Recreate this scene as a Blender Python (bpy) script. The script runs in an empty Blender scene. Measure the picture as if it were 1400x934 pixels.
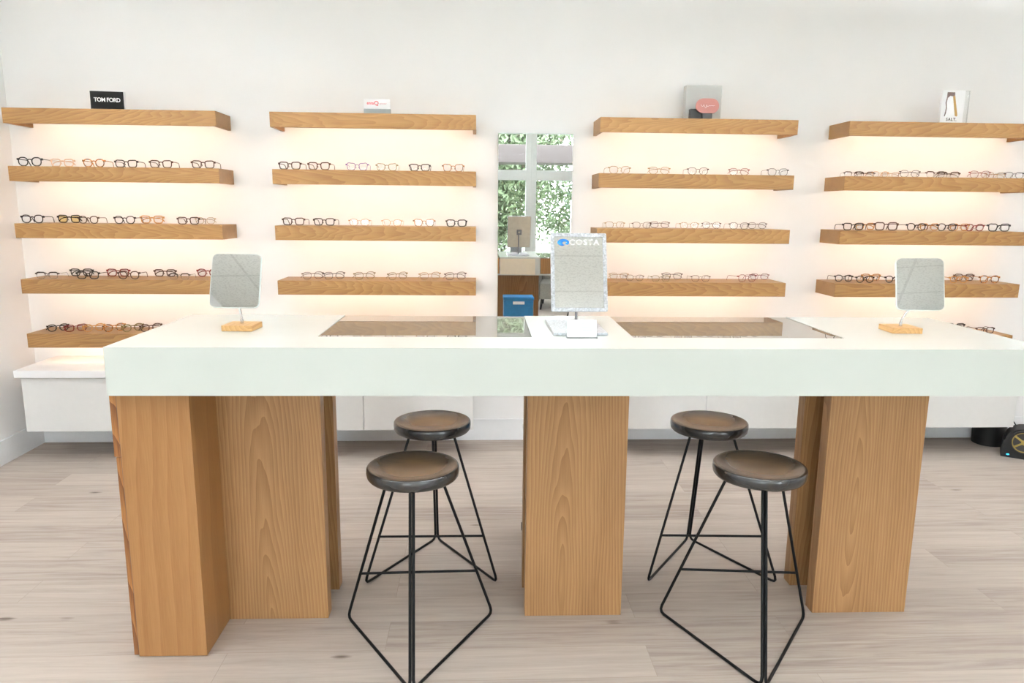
import bpy, bmesh, math, random
from mathutils import Vector, Matrix, noise
random.seed(7)
S = bpy.context.scene
COL = S.collection
PI = math.pi
R = math.radians

# ------------------------------------------------------------------ materials
def new_mat(name):
    m = bpy.data.materials.new(name); m.use_nodes = True
    nt = m.node_tree; nt.nodes.clear()
    out = nt.nodes.new('ShaderNodeOutputMaterial')
    return m, nt, out

def N(nt, typ, **kw):
    n = nt.nodes.new(typ)
    for k, v in kw.items():
        if k in n.inputs.keys(): n.inputs[k].default_value = v
        else: setattr(n, k, v)
    return n

def pbr(name, col, rough=.5, metal=0., spec=.5, noise_amt=.04, noise_scale=30., bump=0., coat=0., ior=1.5):
    """plain material with a slight procedural mottling"""
    m, nt, out = new_mat(name)
    b = N(nt, 'ShaderNodeBsdfPrincipled')
    b.inputs['Roughness'].default_value = rough; b.inputs['Metallic'].default_value = metal
    b.inputs['Specular IOR Level'].default_value = spec; b.inputs['IOR'].default_value = ior
    b.inputs['Coat Weight'].default_value = coat
    tc = N(nt, 'ShaderNodeTexCoord')
    nz = N(nt, 'ShaderNodeTexNoise'); nz.inputs['Scale'].default_value = noise_scale; nz.inputs['Detail'].default_value = 3
    nt.links.new(tc.outputs['Object'], nz.inputs['Vector'])
    cr = N(nt, 'ShaderNodeValToRGB')
    lo = [max(0, c*(1-noise_amt)) for c in col]; hi = [min(1, c*(1+noise_amt)) for c in col]
    cr.color_ramp.elements[0].position = .3; cr.color_ramp.elements[1].position = .7
    cr.color_ramp.elements[0].color = (*lo, 1); cr.color_ramp.elements[1].color = (*hi, 1)
    nt.links.new(nz.outputs['Fac'], cr.inputs['Fac'])
    nt.links.new(cr.outputs['Color'], b.inputs['Base Color'])
    if bump:
        bp = N(nt, 'ShaderNodeBump'); bp.inputs['Strength'].default_value = bump; bp.inputs['Distance'].default_value = .002
        nt.links.new(nz.outputs['Fac'], bp.inputs['Height']); nt.links.new(bp.outputs['Normal'], b.inputs['Normal'])
    nt.links.new(b.outputs['BSDF'], out.inputs['Surface'])
    return m

def emit(name, col, strength):
    m, nt, out = new_mat(name)
    e = N(nt, 'ShaderNodeEmission'); e.inputs['Color'].default_value = (*col, 1); e.inputs['Strength'].default_value = strength
    nt.links.new(e.outputs['Emission'], out.inputs['Surface'])
    return m

def thin_glass(name, tint=(1, 1, 1), gloss=.08):
    m, nt, out = new_mat(name)
    t = N(nt, 'ShaderNodeBsdfTransparent'); t.inputs['Color'].default_value = (*tint, 1)
    g = N(nt, 'ShaderNodeBsdfGlossy'); g.inputs['Roughness'].default_value = .02
    mx = N(nt, 'ShaderNodeMixShader')
    fr = N(nt, 'ShaderNodeFresnel'); fr.inputs['IOR'].default_value = 1.4
    mu = N(nt, 'ShaderNodeMath', operation='MULTIPLY'); mu.inputs[1].default_value = gloss/.08
    nt.links.new(fr.outputs['Fac'], mu.inputs[0])
    nt.links.new(mu.outputs[0], mx.inputs['Fac'])
    nt.links.new(t.outputs[0], mx.inputs[1]); nt.links.new(g.outputs[0], mx.inputs[2])
    nt.links.new(mx.outputs[0], out.inputs['Surface'])
    return m

def oak(name, axis, light, dark, ring=26., rough=.45, tilt=5., fine=.35, contrast=1.):
    """sawn oak: growth rings of a slightly tilted log cut by the board, plus fine pores.  axis = grain direction"""
    m, nt, out = new_mat(name)
    L = nt.links.new
    tc = N(nt, 'ShaderNodeTexCoord'); oi = N(nt, 'ShaderNodeObjectInfo')
    sx = N(nt, 'ShaderNodeSeparateXYZ'); L(tc.outputs['Object'], sx.inputs[0])
    # reorder so that Z of the pattern runs along the grain
    cb = N(nt, 'ShaderNodeCombineXYZ')
    o = {'X': ('Z', 'Y', 'X'), 'Z': ('X', 'Y', 'Z'), 'Y': ('X', 'Z', 'Y')}[axis]
    for i, k in enumerate(o): L(sx.outputs[k], cb.inputs[i])
    rnd = N(nt, 'ShaderNodeMath', operation='MULTIPLY'); rnd.inputs[1].default_value = 37.; L(oi.outputs['Random'], rnd.inputs[0])
    # slow wander of the trunk
    mp0 = N(nt, 'ShaderNodeMapping'); mp0.inputs['Scale'].default_value = (5., 5., .75)
    cz = N(nt, 'ShaderNodeCombineXYZ'); L(rnd.outputs[0], cz.inputs['Z']); L(rnd.outputs[0], cz.inputs['X'])
    L(cb.outputs[0], mp0.inputs['Vector']); L(cz.outputs[0], mp0.inputs['Location'])
    n0 = N(nt, 'ShaderNodeTexNoise'); n0.inputs['Scale'].default_value = 1.6; n0.inputs['Detail'].default_value = 2.5
    L(mp0.outputs[0], n0.inputs['Vector'])
    v0 = N(nt, 'ShaderNodeVectorMath', operation='SUBTRACT'); v0.inputs[1].default_value = (.5, .5, .5); L(n0.outputs['Color'], v0.inputs[0])
    v1 = N(nt, 'ShaderNodeVectorMath', operation='MULTIPLY'); v1.inputs[1].default_value = (.055, .085, 0.); L(v0.outputs[0], v1.inputs[0])
    v2 = N(nt, 'ShaderNodeVectorMath', operation='ADD'); L(cb.outputs[0], v2.inputs[0]); L(v1.outputs[0], v2.inputs[1])
    mp = N(nt, 'ShaderNodeMapping'); mp.inputs['Rotation'].default_value = (R(tilt), R(tilt*.25), 0)
    L(v2.outputs[0], mp.inputs['Vector'])
    r2 = N(nt, 'ShaderNodeMath', operation='SUBTRACT'); r2.inputs[1].default_value = .5; L(oi.outputs['Random'], r2.inputs[0])
    r3 = N(nt, 'ShaderNodeMath', operation='MULTIPLY'); r3.inputs[1].default_value = .16; L(r2.outputs[0], r3.inputs[0])
    cl = N(nt, 'ShaderNodeCombineXYZ'); L(r3.outputs[0], cl.inputs['X']); L(r3.outputs[0], cl.inputs['Y']); L(cl.outputs[0], mp.inputs['Location'])
    wv = N(nt, 'ShaderNodeTexWave', wave_type='RINGS', rings_direction='Z', wave_profile='SAW')
    wv.inputs['Scale'].default_value = ring; wv.inputs['Distortion'].default_value = .25; wv.inputs['Detail'].default_value = 2.5
    wv.inputs['Detail Scale'].default_value = .9; wv.inputs['Detail Roughness'].default_value = .55
    L(mp.outputs[0], wv.inputs['Vector'])
    # pores: very long thin streaks
    mp2 = N(nt, 'ShaderNodeMapping'); mp2.inputs['Scale'].default_value = (260, 260, 9); L(cb.outputs[0], mp2.inputs['Vector']); L(cz.outputs[0], mp2.inputs['Location'])
    n2 = N(nt, 'ShaderNodeTexNoise'); n2.inputs['Scale'].default_value = 1.; n2.inputs['Detail'].default_value = 2.; L(mp2.outputs[0], n2.inputs['Vector'])
    mp3 = N(nt, 'ShaderNodeMapping'); mp3.inputs['Scale'].default_value = (16, 16, 1.2); L(cb.outputs[0], mp3.inputs['Vector']); L(cz.outputs[0], mp3.inputs['Location'])
    n3 = N(nt, 'ShaderNodeTexNoise'); n3.inputs['Scale'].default_value = 1.; n3.inputs['Detail'].default_value = 3.; L(mp3.outputs[0], n3.inputs['Vector'])
    a = N(nt, 'ShaderNodeMath', operation='MULTIPLY'); a.inputs[1].default_value = .45*contrast; L(wv.outputs['Fac'], a.inputs[0])
    b = N(nt, 'ShaderNodeMath', operation='MULTIPLY_ADD'); b.inputs[1].default_value = fine; L(n2.outputs['Fac'], b.inputs[0]); L(a.outputs[0], b.inputs[2])
    c = N(nt, 'ShaderNodeMath', operation='MULTIPLY_ADD'); c.inputs[1].default_value = .45; L(n3.outputs['Fac'], c.inputs[0]); L(b.outputs[0], c.inputs[2])
    cr = N(nt, 'ShaderNodeValToRGB')
    e = cr.color_ramp.elements; e[0].position = .28; e[0].color = (*light, 1); e[1].position = .95; e[1].color = (*dark, 1)
    L(c.outputs[0], cr.inputs['Fac'])
    hs = N(nt, 'ShaderNodeHueSaturation')
    vv = N(nt, 'ShaderNodeMath', operation='MULTIPLY_ADD'); vv.inputs[1].default_value = .16; vv.inputs[2].default_value = .92; L(oi.outputs['Random'], vv.inputs[0])
    L(vv.outputs[0], hs.inputs['Value']); L(cr.outputs['Color'], hs.inputs['Color'])
    bs = N(nt, 'ShaderNodeBsdfPrincipled'); bs.inputs['Roughness'].default_value = rough; bs.inputs['Specular IOR Level'].default_value = .35
    L(hs.outputs['Color'], bs.inputs['Base Color'])
    bp = N(nt, 'ShaderNodeBump'); bp.inputs['Strength'].default_value = .12; bp.inputs['Distance'].default_value = .001
    L(n2.outputs['Fac'], bp.inputs['Height']); L(bp.outputs['Normal'], bs.inputs['Normal'])
    L(bs.outputs['BSDF'], out.inputs['Surface'])
    return m

def floor_mat():
    m, nt, out = new_mat('floor_planks'); L = nt.links.new
    tc = N(nt, 'ShaderNodeTexCoord')
    br = N(nt, 'ShaderNodeTexBrick'); br.offset = .37; br.offset_frequency = 2
    for k, v in {'Scale': 1., 'Mortar Size': .0011, 'Mortar Smooth': .3, 'Brick Width': 1.5, 'Row Height': .18, 'Bias': 0.}.items(): br.inputs[k].default_value = v
    br.inputs['Color1'].default_value = (0, 0, 0, 1); br.inputs['Color2'].default_value = (1, 1, 1, 1); br.inputs['Mortar'].default_value = (.35, .35, .35, 1)
    mp = N(nt, 'ShaderNodeMapping'); mp.inputs['Location'].default_value = (.33, .06, 0); L(tc.outputs['Object'], mp.inputs['Vector']); L(mp.outputs[0], br.inputs['Vector'])
    # per-plank offset of the grain
    sc = N(nt, 'ShaderNodeVectorMath', operation='SCALE'); sc.inputs['Scale'].default_value = 23.; L(br.outputs['Color'], sc.inputs[0])
    g = N(nt, 'ShaderNodeMapping'); g.inputs['Scale'].default_value = (1.4, 22., 1.); L(tc.outputs['Object'], g.inputs['Vector'])
    ad = N(nt, 'ShaderNodeVectorMath', operation='ADD'); L(g.outputs[0], ad.inputs[0]); L(sc.outputs[0], ad.inputs[1])
    n1 = N(nt, 'ShaderNodeTexNoise'); n1.inputs['Scale'].default_value = 1.6; n1.inputs['Detail'].default_value = 6; n1.inputs['Roughness'].default_value = .62; n1.inputs['Distortion'].default_value = .6
    L(ad.outputs[0], n1.inputs['Vector'])
    g2 = N(nt, 'ShaderNodeMapping'); g2.inputs['Scale'].default_value = (4., 130., 1.); L(tc.outputs['Object'], g2.inputs['Vector'])
    n2 = N(nt, 'ShaderNodeTexNoise'); n2.inputs['Scale'].default_value = 1.; n2.inputs['Detail'].default_value = 3; L(g2.outputs[0], n2.inputs['Vector'])
    cr = N(nt, 'ShaderNodeValToRGB'); e = cr.color_ramp.elements
    e[0].position = .25; e[0].color = (.26, .21, .18, 1); e[1].position = .72; e[1].color = (.50, .44, .39, 1)
    e2 = cr.color_ramp.elements.new(.5); e2.color = (.42, .362, .318, 1)
    mm = N(nt, 'ShaderNodeMath', operation='MULTIPLY_ADD'); mm.inputs[1].default_value = .15; L(n2.outputs['Fac'], mm.inputs[0])
    m0 = N(nt, 'ShaderNodeMath', operation='MULTIPLY'); m0.inputs[1].default_value = .72; L(n1.outputs['Fac'], m0.inputs[0]); L(m0.outputs[0], mm.inputs[2])
    sb = N(nt, 'ShaderNodeSeparateColor'); L(br.outputs['Color'], sb.inputs[0])
    m3 = N(nt, 'ShaderNodeMath', operation='MULTIPLY_ADD'); m3.inputs[1].default_value = .19; L(sb.outputs[0], m3.inputs[0]); L(mm.outputs[0], m3.inputs[2])
    L(m3.outputs[0], cr.inputs['Fac'])
    # knots
    kv = N(nt, 'ShaderNodeMapping'); kv.inputs['Scale'].default_value = (1.5, 4.2, 1.); L(tc.outputs['Object'], kv.inputs['Vector'])
    vo = N(nt, 'ShaderNodeTexVoronoi'); vo.inputs['Scale'].default_value = 1.15; L(kv.outputs[0], vo.inputs['Vector'])
    kd = N(nt, 'ShaderNodeMath', operation='MULTIPLY_ADD'); kd.inputs[1].default_value = .10; L(n2.outputs['Fac'], kd.inputs[0]); L(vo.outputs['Distance'], kd.inputs[2])
    kr = N(nt, 'ShaderNodeValToRGB'); k = kr.color_ramp.elements; k[0].position = .075; k[0].color = (.2, .16, .13, 1); k[1].position = .125; k[1].color = (1, 1, 1, 1)
    L(kd.outputs[0], kr.inputs['Fac'])
    mx = N(nt, 'ShaderNodeMix', data_type='RGBA', blend_type='MULTIPLY'); mx.inputs['Factor'].default_value = .8
    L(cr.outputs['Color'], mx.inputs['A']); L(kr.outputs['Color'], mx.inputs['B'])
    mo = N(nt, 'ShaderNodeMix', data_type='RGBA', blend_type='MIX'); mo.inputs['B'].default_value = (.30, .24, .2, 1)
    mf = N(nt, 'ShaderNodeMath', operation='MULTIPLY'); mf.inputs[1].default_value = .55; L(br.outputs['Fac'], mf.inputs[0])
    L(mf.outputs[0], mo.inputs['Factor']); L(mx.outputs['Result'], mo.inputs['A'])
    b = N(nt, 'ShaderNodeBsdfPrincipled'); b.inputs['Roughness'].default_value = .6; b.inputs['Specular IOR Level'].default_value = .2
    L(mo.outputs['Result'], b.inputs['Base Color'])
    L(b.outputs['BSDF'], out.inputs['Surface'])
    return m

def tile_mat():
    m, nt, out = new_mat('ceiling_tiles'); L = nt.links.new
    tc = N(nt, 'ShaderNodeTexCoord')
    br = N(nt, 'ShaderNodeTexBrick'); br.offset = 0
    for k, v in {'Scale': 1., 'Mortar Size': .012, 'Mortar Smooth': .1, 'Brick Width': .6, 'Row Height': .6, 'Bias': 0.}.items(): br.inputs[k].default_value = v
    br.inputs['Color1'].default_value = (.88, .89, .88, 1); br.inputs['Color2'].default_value = (.86, .87, .86, 1); br.inputs['Mortar'].default_value = (.76, .77, .76, 1)
    L(tc.outputs['Object'], br.inputs['Vector'])
    n = N(nt, 'ShaderNodeTexNoise'); n.inputs['Scale'].default_value = 55; n.inputs['Detail'].default_value = 4; L(tc.outputs['Object'], n.inputs['Vector'])
    cr = N(nt, 'ShaderNodeValToRGB'); e = cr.color_ramp.elements; e[0].position = .36; e[0].color = (.86, .86, .86, 1); e[1].position = .5; e[1].color = (1, 1, 1, 1)
    L(n.outputs['Fac'], cr.inputs['Fac'])
    mx = N(nt, 'ShaderNodeMix', data_type='RGBA', blend_type='MULTIPLY'); mx.inputs['Factor'].default_value = 1
    L(br.outputs['Color'], mx.inputs['A']); L(cr.outputs['Color'], mx.inputs['B'])
    b = N(nt, 'ShaderNodeBsdfPrincipled'); b.inputs['Roughness'].default_value = .9; b.inputs['Specular IOR Level'].default_value = .1
    L(mx.outputs['Result'], b.inputs['Base Color']); L(b.outputs['BSDF'], out.inputs['Surface'])
    return m

def seat_mat():
    """turned wooden seat: brown dish, edge stained black"""
    m, nt, out = new_mat('stool_seat_stain'); L = nt.links.new
    tc = N(nt, 'ShaderNodeTexCoord'); sx = N(nt, 'ShaderNodeSeparateXYZ'); L(tc.outputs['Object'], sx.inputs[0])
    cb = N(nt, 'ShaderNodeCombineXYZ'); L(sx.outputs[0], cb.inputs[0]); L(sx.outputs[1], cb.inputs[1])
    ln = N(nt, 'ShaderNodeVectorMath', operation='LENGTH'); L(cb.outputs[0], ln.inputs[0])
    mp = N(nt, 'ShaderNodeMapping'); mp.inputs['Scale'].default_value = (6, 60, 6); L(tc.outputs['Object'], mp.inputs['Vector'])
    nz = N(nt, 'ShaderNodeTexNoise'); nz.inputs['Scale'].default_value = 1.5; nz.inputs['Detail'].default_value = 3; L(mp.outputs[0], nz.inputs['Vector'])
    ad = N(nt, 'ShaderNodeMath', operation='MULTIPLY_ADD'); ad.inputs[1].default_value = .035; L(nz.outputs['Fac'], ad.inputs[0]); L(ln.outputs['Value'], ad.inputs[2])
    cr = N(nt, 'ShaderNodeValToRGB'); e = cr.color_ramp.elements
    e[0].position = .10; e[0].color = (.15, .088, .042, 1); e[1].position = .178; e[1].color = (.020, .0205, .022, 1)
    L(ad.outputs[0], cr.inputs['Fac'])
    b = N(nt, 'ShaderNodeBsdfPrincipled'); b.inputs['Roughness'].default_value = .25; b.inputs['Specular IOR Level'].default_value = .5; b.inputs['IOR'].default_value = 1.6
    L(cr.outputs['Color'], b.inputs['Base Color']); L(b.outputs['BSDF'], out.inputs['Surface'])
    return m

def tortoise_mat():
    m, nt, out = new_mat('tortoise_acetate'); L = nt.links.new
    tc = N(nt, 'ShaderNodeTexCoord')
    n = N(nt, 'ShaderNodeTexNoise'); n.inputs['Scale'].default_value = 90; n.inputs['Detail'].default_value = 2; L(tc.outputs['Object'], n.inputs['Vector'])
    cr = N(nt, 'ShaderNodeValToRGB'); e = cr.color_ramp.elements; e[0].position = .42; e[0].color = (.06, .02, .008, 1); e[1].position = .6; e[1].color = (.5, .2, .04, 1)
    L(n.outputs['Fac'], cr.inputs['Fac'])
    b = N(nt, 'ShaderNodeBsdfPrincipled'); b.inputs['Roughness'].default_value = .2
    L(cr.outputs['Color'], b.inputs['Base Color']); L(b.outputs['BSDF'], out.inputs['Surface'])
    return m

M = {}
M['wall'] = pbr('wall_paint', (.865, .863, .866), .75, spec=.2, noise_amt=.012, noise_scale=3)
M['trim'] = pbr('trim_paint', (.84, .85, .87), .4, spec=.4, noise_amt=.01)
M['cab'] = pbr('cabinet_lacquer', (.70, .695, .685), .3, spec=.45, noise_amt=.01)
M['cabtop'] = pbr('cabinet_top_laminate', (.86, .865, .88), .3, spec=.45, noise_amt=.01)
M['gap'] = pbr('shadow_gap', (.10, .09, .085), .8)
M['counter'] = pbr('counter_solid_surface', (.63, .665, .63), .16, spec=.5, noise_amt=.01, noise_scale=6)
M['cream'] = pbr('counter_cream_panel', (.82, .74, .58), .4, noise_amt=.02)
M['floor'] = floor_mat()
M['ceil'] = tile_mat()
M['shelf_oak'] = oak('shelf_oak', 'X', (.375, .212, .078), (.18, .083, .024), ring=46, tilt=4.6, contrast=.75, fine=.45)
M['leg_oak'] = oak('counter_leg_oak', 'Z', (.40, .225, .098), (.205, .097, .036), ring=26, tilt=4.5, contrast=.8)
M['ply'] = oak('counter_end_panel', 'Z', (.36, .185, .070), (.225, .100, .031), ring=7, tilt=6, fine=.45, contrast=.5)
M['ply_edge'] = oak('raw_panel_edge', 'Z', (.44, .20, .062), (.14, .05, .015), ring=14, tilt=8, fine=.7, contrast=.9)
M['bamboo'] = oak('mirror_base_bamboo', 'Y', (.62, .38, .16), (.40, .21, .075), ring=20, tilt=2, contrast=.8)
M['back_oak'] = oak('counter_drawer_oak', 'Z', (.52, .29, .115), (.28, .135, .045), ring=24, tilt=4)
M['seat'] = seat_mat()
M['black_metal'] = pbr('black_powder_coat', (.004, .004, .0045), .5, spec=.2)
M['led'] = emit('led_strip', (1., .79, .61), 7.4)
M['mirror'] = pbr('mirror_silver', (.93, .945, .94), .0, metal=1., noise_amt=0)
M['mirror_edge'] = pbr('mirror_glass_edge', (.72, .80, .80), .2, noise_amt=.02)
M['chrome'] = pbr('chrome', (.62, .62, .63), .18, metal=1., noise_amt=.02)
M['steel_dark'] = pbr('grey_rod_metal', (.25, .25, .27), .35, metal=.8, noise_amt=.02)
M['silver_frame'] = pbr('silver_speckled_frame', (.50, .52, .56), .35, metal=.35, noise_amt=.35, noise_scale=120, bump=.4)
M['kraft'] = pbr('mirror_backing_board', (.60, .56, .47), .8, noise_amt=.05)
M['white_paper'] = pbr('white_card', (.90, .91, .93), .6, noise_amt=.01)
M['acrylic'] = thin_glass('clear_acrylic', (.97, .98, .98), .1)
M['lens'] = thin_glass('demo_lens', (.975, .98, .985), .04)
M['lens_tint'] = thin_glass('amber_demo_lens', (.97, .90, .66), .05)
M['pane'] = thin_glass('window_glass', (.97, .985, .98), .08)
M['ink'] = pbr('printed_black', (.015, .014, .014), .5)
M['sign_black'] = pbr('sign_black_face', (.010, .0095, .009), .7, spec=.1, noise_amt=.1)
M['white_ink'] = pbr('printed_white', (.9, .9, .9), .5, noise_amt=0)
M['red_ink'] = pbr('printed_red', (.55, .03, .05), .5)
M['pink_ink'] = pbr('printed_pink', (.70, .36, .40), .5)
M['blue_ink'] = pbr('printed_blue', (.006, .19, .62), .4)
M['grey_ink'] = pbr('printed_grey', (.62, .63, .66), .6)
M['sign_grey'] = pbr('sign_grey_block', (.47, .475, .46), .35, noise_amt=.02)
M['sign_lowgrey'] = pbr('sign_silver_band', (.27, .30, .31), .35, noise_amt=.05)
M['pink'] = pbr('rose_plaque', (.36, .14, .12), .35, noise_amt=.05)
M['black_block'] = pbr('black_block', (.012, .0115, .012), .45)
M['brown_pic'] = pbr('printed_brown', (.06, .03, .025), .5)
M['gold_pic'] = pbr('printed_gold', (.36, .21, .05), .5)
M['brass'] = pbr('brass_spokes', (.35, .26, .07), .35, metal=.7)
M['led_blue'] = emit('blue_indicator', (.05, .45, .9), 1.2)
M['plastic_black'] = pbr('black_plastic', (.008, .008, .0085), .5, spec=.3)
M['win_frame'] = pbr('window_frame_paint', (.70, .74, .725), .45, noise_amt=.02)
M['bluebox'] = pbr('blue_plastic', (.02, .20, .46), .4, noise_amt=.08)
M['steel'] = pbr('cart_steel', (.66, .66, .66), .35, metal=.4)
M['grey_fabric'] = pbr('grey_fabric', (.23, .225, .20), .9, noise_amt=.15, noise_scale=80)
M['awning'] = pbr('canopy_taupe', (.075, .060, .058), .8, noise_amt=.05)
M['bark'] = pbr('bark', (.20, .15, .12), .9, noise_amt=.35, noise_scale=12)
M['leaf'] = pbr('leaf_green', (.055, .095, .05), .6, noise_amt=.35, noise_scale=2)
M['leaf2'] = pbr('leaf_pale', (.10, .135, .07), .6, noise_amt=.3, noise_scale=2)
M['ground'] = pbr('pavement', (.22, .24, .19), .9, noise_amt=.15, noise_scale=2)
M['fill_down'] = emit('added_fill_down', (.97, .985, 1.), 6.)  # downward glow of the added fill lamps
M['fill_up'] = emit('added_fill_up', (.96, .98, 1.), 84.)  # upward glow of the added fill lamps, brightens the ceiling
FR = {  # spectacle frame materials and how they look in words
 'black': pbr('acetate_black', (.005, .005, .006), .3, spec=.25), 'dark': pbr('acetate_dark', (.013, .011, .012), .3, spec=.25),
 'brown': pbr('acetate_brown', (.05, .020, .012), .28, spec=.3), 'red': pbr('acetate_dark_red', (.16, .018, .016), .22),
 'beige': pbr('acetate_beige', (.66, .45, .32), .25), 'amber': pbr('acetate_amber', (.50, .26, .09), .22),
 'olive': pbr('acetate_olive', (.16, .13, .05), .25), 'purple': pbr('acetate_purple', (.16, .08, .30), .25),
 'gold': pbr('frame_gold_metal', (.34, .22, .10), .35, metal=.5), 'tortoise': tortoise_mat()}
WORD = {'black': 'black', 'dark': 'near-black', 'brown': 'brown', 'red': 'dark red', 'beige': 'pale beige', 'amber': 'amber',
        'olive': 'olive', 'purple': 'purple-grey', 'gold': 'pale gold', 'tortoise': 'tortoiseshell'}

# ------------------------------------------------------------------ mesh helpers
class MB:
    def __init__(s): s.v = []; s.f = []; s.sm = []
    def add(s, vs, fs, smooth=False, mtx=None):
        o = len(s.v)
        for p in vs:
            p = Vector(p)
            s.v.append(tuple(mtx @ p) if mtx else tuple(p))
        for q in fs: s.f.append([i+o for i in q]); s.sm.append(smooth)
        return s
    def box(s, x0, x1, y0, y1, z0, z1, bev=0., mtx=None):
        if x0 > x1: x0, x1 = x1, x0
        if y0 > y1: y0, y1 = y1, y0
        if z0 > z1: z0, z1 = z1, z0
        if bev <= 0:
            vs = [(x, y, z) for z in (z0, z1) for y in (y0, y1) for x in (x0, x1)]
            return s.add(vs, [(0, 2, 3, 1), (4, 5, 7, 6), (0, 1, 5, 4), (2, 6, 7, 3), (0, 4, 6, 2), (1, 3, 7, 5)], mtx=mtx)
        b = bmesh.new(); bmesh.ops.create_cube(b, size=1)
        for v in b.verts: v.co = Vector(((x0+x1)/2+v.co.x*(x1-x0), (y0+y1)/2+v.co.y*(y1-y0), (z0+z1)/2+v.co.z*(z1-z0)))
        bmesh.ops.bevel(b, geom=b.edges[:], offset=bev, segments=2, affect='EDGES', profile=.6)
        b.verts.index_update()
        s.add([v.co for v in b.verts], [[v.index for v in f.verts] for f in b.faces], mtx=mtx); b.free(); return s
    def tube(s, pts, r, n=8, closed=False, mtx=None, flat=1., caps=True):
        pts = [Vector(p) for p in pts]; k = len(pts)
        rs = r if isinstance(r, (list, tuple)) else [r]*k
        vs = []; prev = None
        for i, p in enumerate(pts):
            if closed: t = pts[(i+1) % k]-pts[i-1]
            elif i == 0: t = pts[1]-p
            elif i == k-1: t = p-pts[i-1]
            else: t = (pts[i+1]-p).normalized()+(p-pts[i-1]).normalized()
            t.normalize()
            if prev is None:
                up = Vector((0, 0, 1)) if abs(t.z) < .9 else Vector((0, 1, 0))
            else: up = prev
            a = t.cross(up)
            if a.length < 1e-6: a = t.cross(Vector((1, 0, 0)))
            a.normalize(); b2 = a.cross(t).normalized(); prev = b2
            for j in range(n):
                w = 2*PI*j/n
                vs.append(p+a*math.cos(w)*rs[i]*flat+b2*math.sin(w)*rs[i])
        fs = []
        for i in range(k if closed else k-1):
            for j in range(n):
                i2 = (i+1) % k
                fs.append((i*n+j, i*n+(j+1) % n, i2*n+(j+1) % n, i2*n+j))
        if not closed and caps:
            fs.append(tuple(range(n))[::-1]); fs.append(tuple((k-1)*n+j for j in range(n)))
        return s.add(vs, fs, True, mtx)
    def lathe(s, prof, n=48, c=(0, 0, 0), mtx=None):
        vs = []; fs = []
        for (r, z) in prof:
            for j in range(n):
                w = 2*PI*j/n; vs.append((c[0]+r*math.cos(w), c[1]+r*math.sin(w), c[2]+z))
        k = len(prof)
        for i in range(k-1):
            for j in range(n): fs.append((i*n+j, i*n+(j+1) % n, (i+1)*n+(j+1) % n, (i+1)*n+j))
        if prof[0][0] > 1e-6: fs.append(tuple(range(n))[::-1])
        if prof[-1][0] > 1e-6: fs.append(tuple((k-1)*n+j for j in range(n)))
        return s.add(vs, fs, True, mtx)
    def prism(s, poly, y0, y1, mtx=None, smooth=False):
        """poly of (x, z) extruded along y"""
        n = len(poly)
        vs = [(x, y0, z) for x, z in poly]+[(x, y1, z) for x, z in poly]
        fs = [tuple(range(n)), tuple(range(2*n-1, n-1, -1))]
        s.add(vs, fs, False, mtx); o = len(s.v)-2*n
        for i in range(n): s.f.append([o+i, o+n+i, o+n+(i+1) % n, o+(i+1) % n]); s.sm.append(smooth)
        return s
    def ring(s, outer, inner, y0, y1, mtx=None):
        n = len(outer)
        vs = [(x, y0, z) for x, z in outer]+[(x, y0, z) for x, z in inner]+[(x, y1, z) for x, z in outer]+[(x, y1, z) for x, z in inner]
        fs = []
        for i in range(n):
            j = (i+1) % n
            fs += [(i, j, n+j, n+i), (2*n+i, 3*n+i, 3*n+j, 2*n+j), (i, 2*n+i, 2*n+j, j), (n+i, n+j, 3*n+j, 3*n+i)]
        return s.add(vs, fs, False, mtx)
    def mesh(s, name):
        me = bpy.data.meshes.new(name); me.from_pydata(s.v, [], s.f)
        b = bmesh.new(); b.from_mesh(me); bmesh.ops.recalc_face_normals(b, faces=b.faces); b.to_mesh(me); b.free()
        for p, sm in zip(me.polygons, s.sm): p.use_smooth = sm
        if any(s.sm) and not all(s.sm): pass
        return me
    def build(s, name, mat, parent=None, loc=None, sharp=None):
        me = s.mesh(name); me.materials.append(mat)
        if any(s.sm): me.set_sharp_from_angle(angle=R(sharp or 40))
        o = bpy.data.objects.new(name, me); COL.objects.link(o)
        if parent: o.parent = parent
        if loc: o.location = loc
        return o

def empty(name, loc=(0, 0, 0), rz=0.):
    o = bpy.data.objects.new(name, None); COL.objects.link(o)
    o.location = loc; o.rotation_euler = (0, 0, rz); o.empty_display_size = .05
    return o

def tag(o, label, cat, group=None):
    o['label'] = label; o['category'] = cat
    if group: o['group'] = group
    return o

def struct(o):
    o['kind'] = 'structure'; return o

def rrect(w, h, r, n=6, cx=0., cz=0.):
    pts = []
    for (sx, sz, a0) in ((1, 1, 0), (-1, 1, 90), (-1, -1, 180), (1, -1, 270)):
        for i in range(n+1):
            a = R(a0+90*i/n)
            pts.append((cx+sx*(w/2-r)+r*math.cos(a), cz+sz*(h/2-r)+r*math.sin(a)))
    return pts

def lettering(name, text, size, mat, parent, loc, rot=(PI/2, 0, 0), weight=0., shear=0., align='CENTER', sx=1., spacing=1.):
    cu = bpy.data.curves.new(name, 'FONT'); cu.body = text; cu.size = size; cu.align_x = align; cu.align_y = 'CENTER'
    cu.extrude = .0004; cu.offset = weight; cu.shear = shear; cu.space_character = spacing
    t = bpy.data.objects.new(name, cu); COL.objects.link(t)
    dg = bpy.context.evaluated_depsgraph_get()
    me = bpy.data.meshes.new_from_object(t.evaluated_get(dg))
    bpy.data.objects.remove(t)
    me.materials.clear(); me.materials.append(mat)
    o = bpy.data.objects.new(name, me); COL.objects.link(o)
    o.parent = parent; o.location = loc; o.rotation_euler = rot; o.scale = (sx, 1, 1)
    return o
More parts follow.
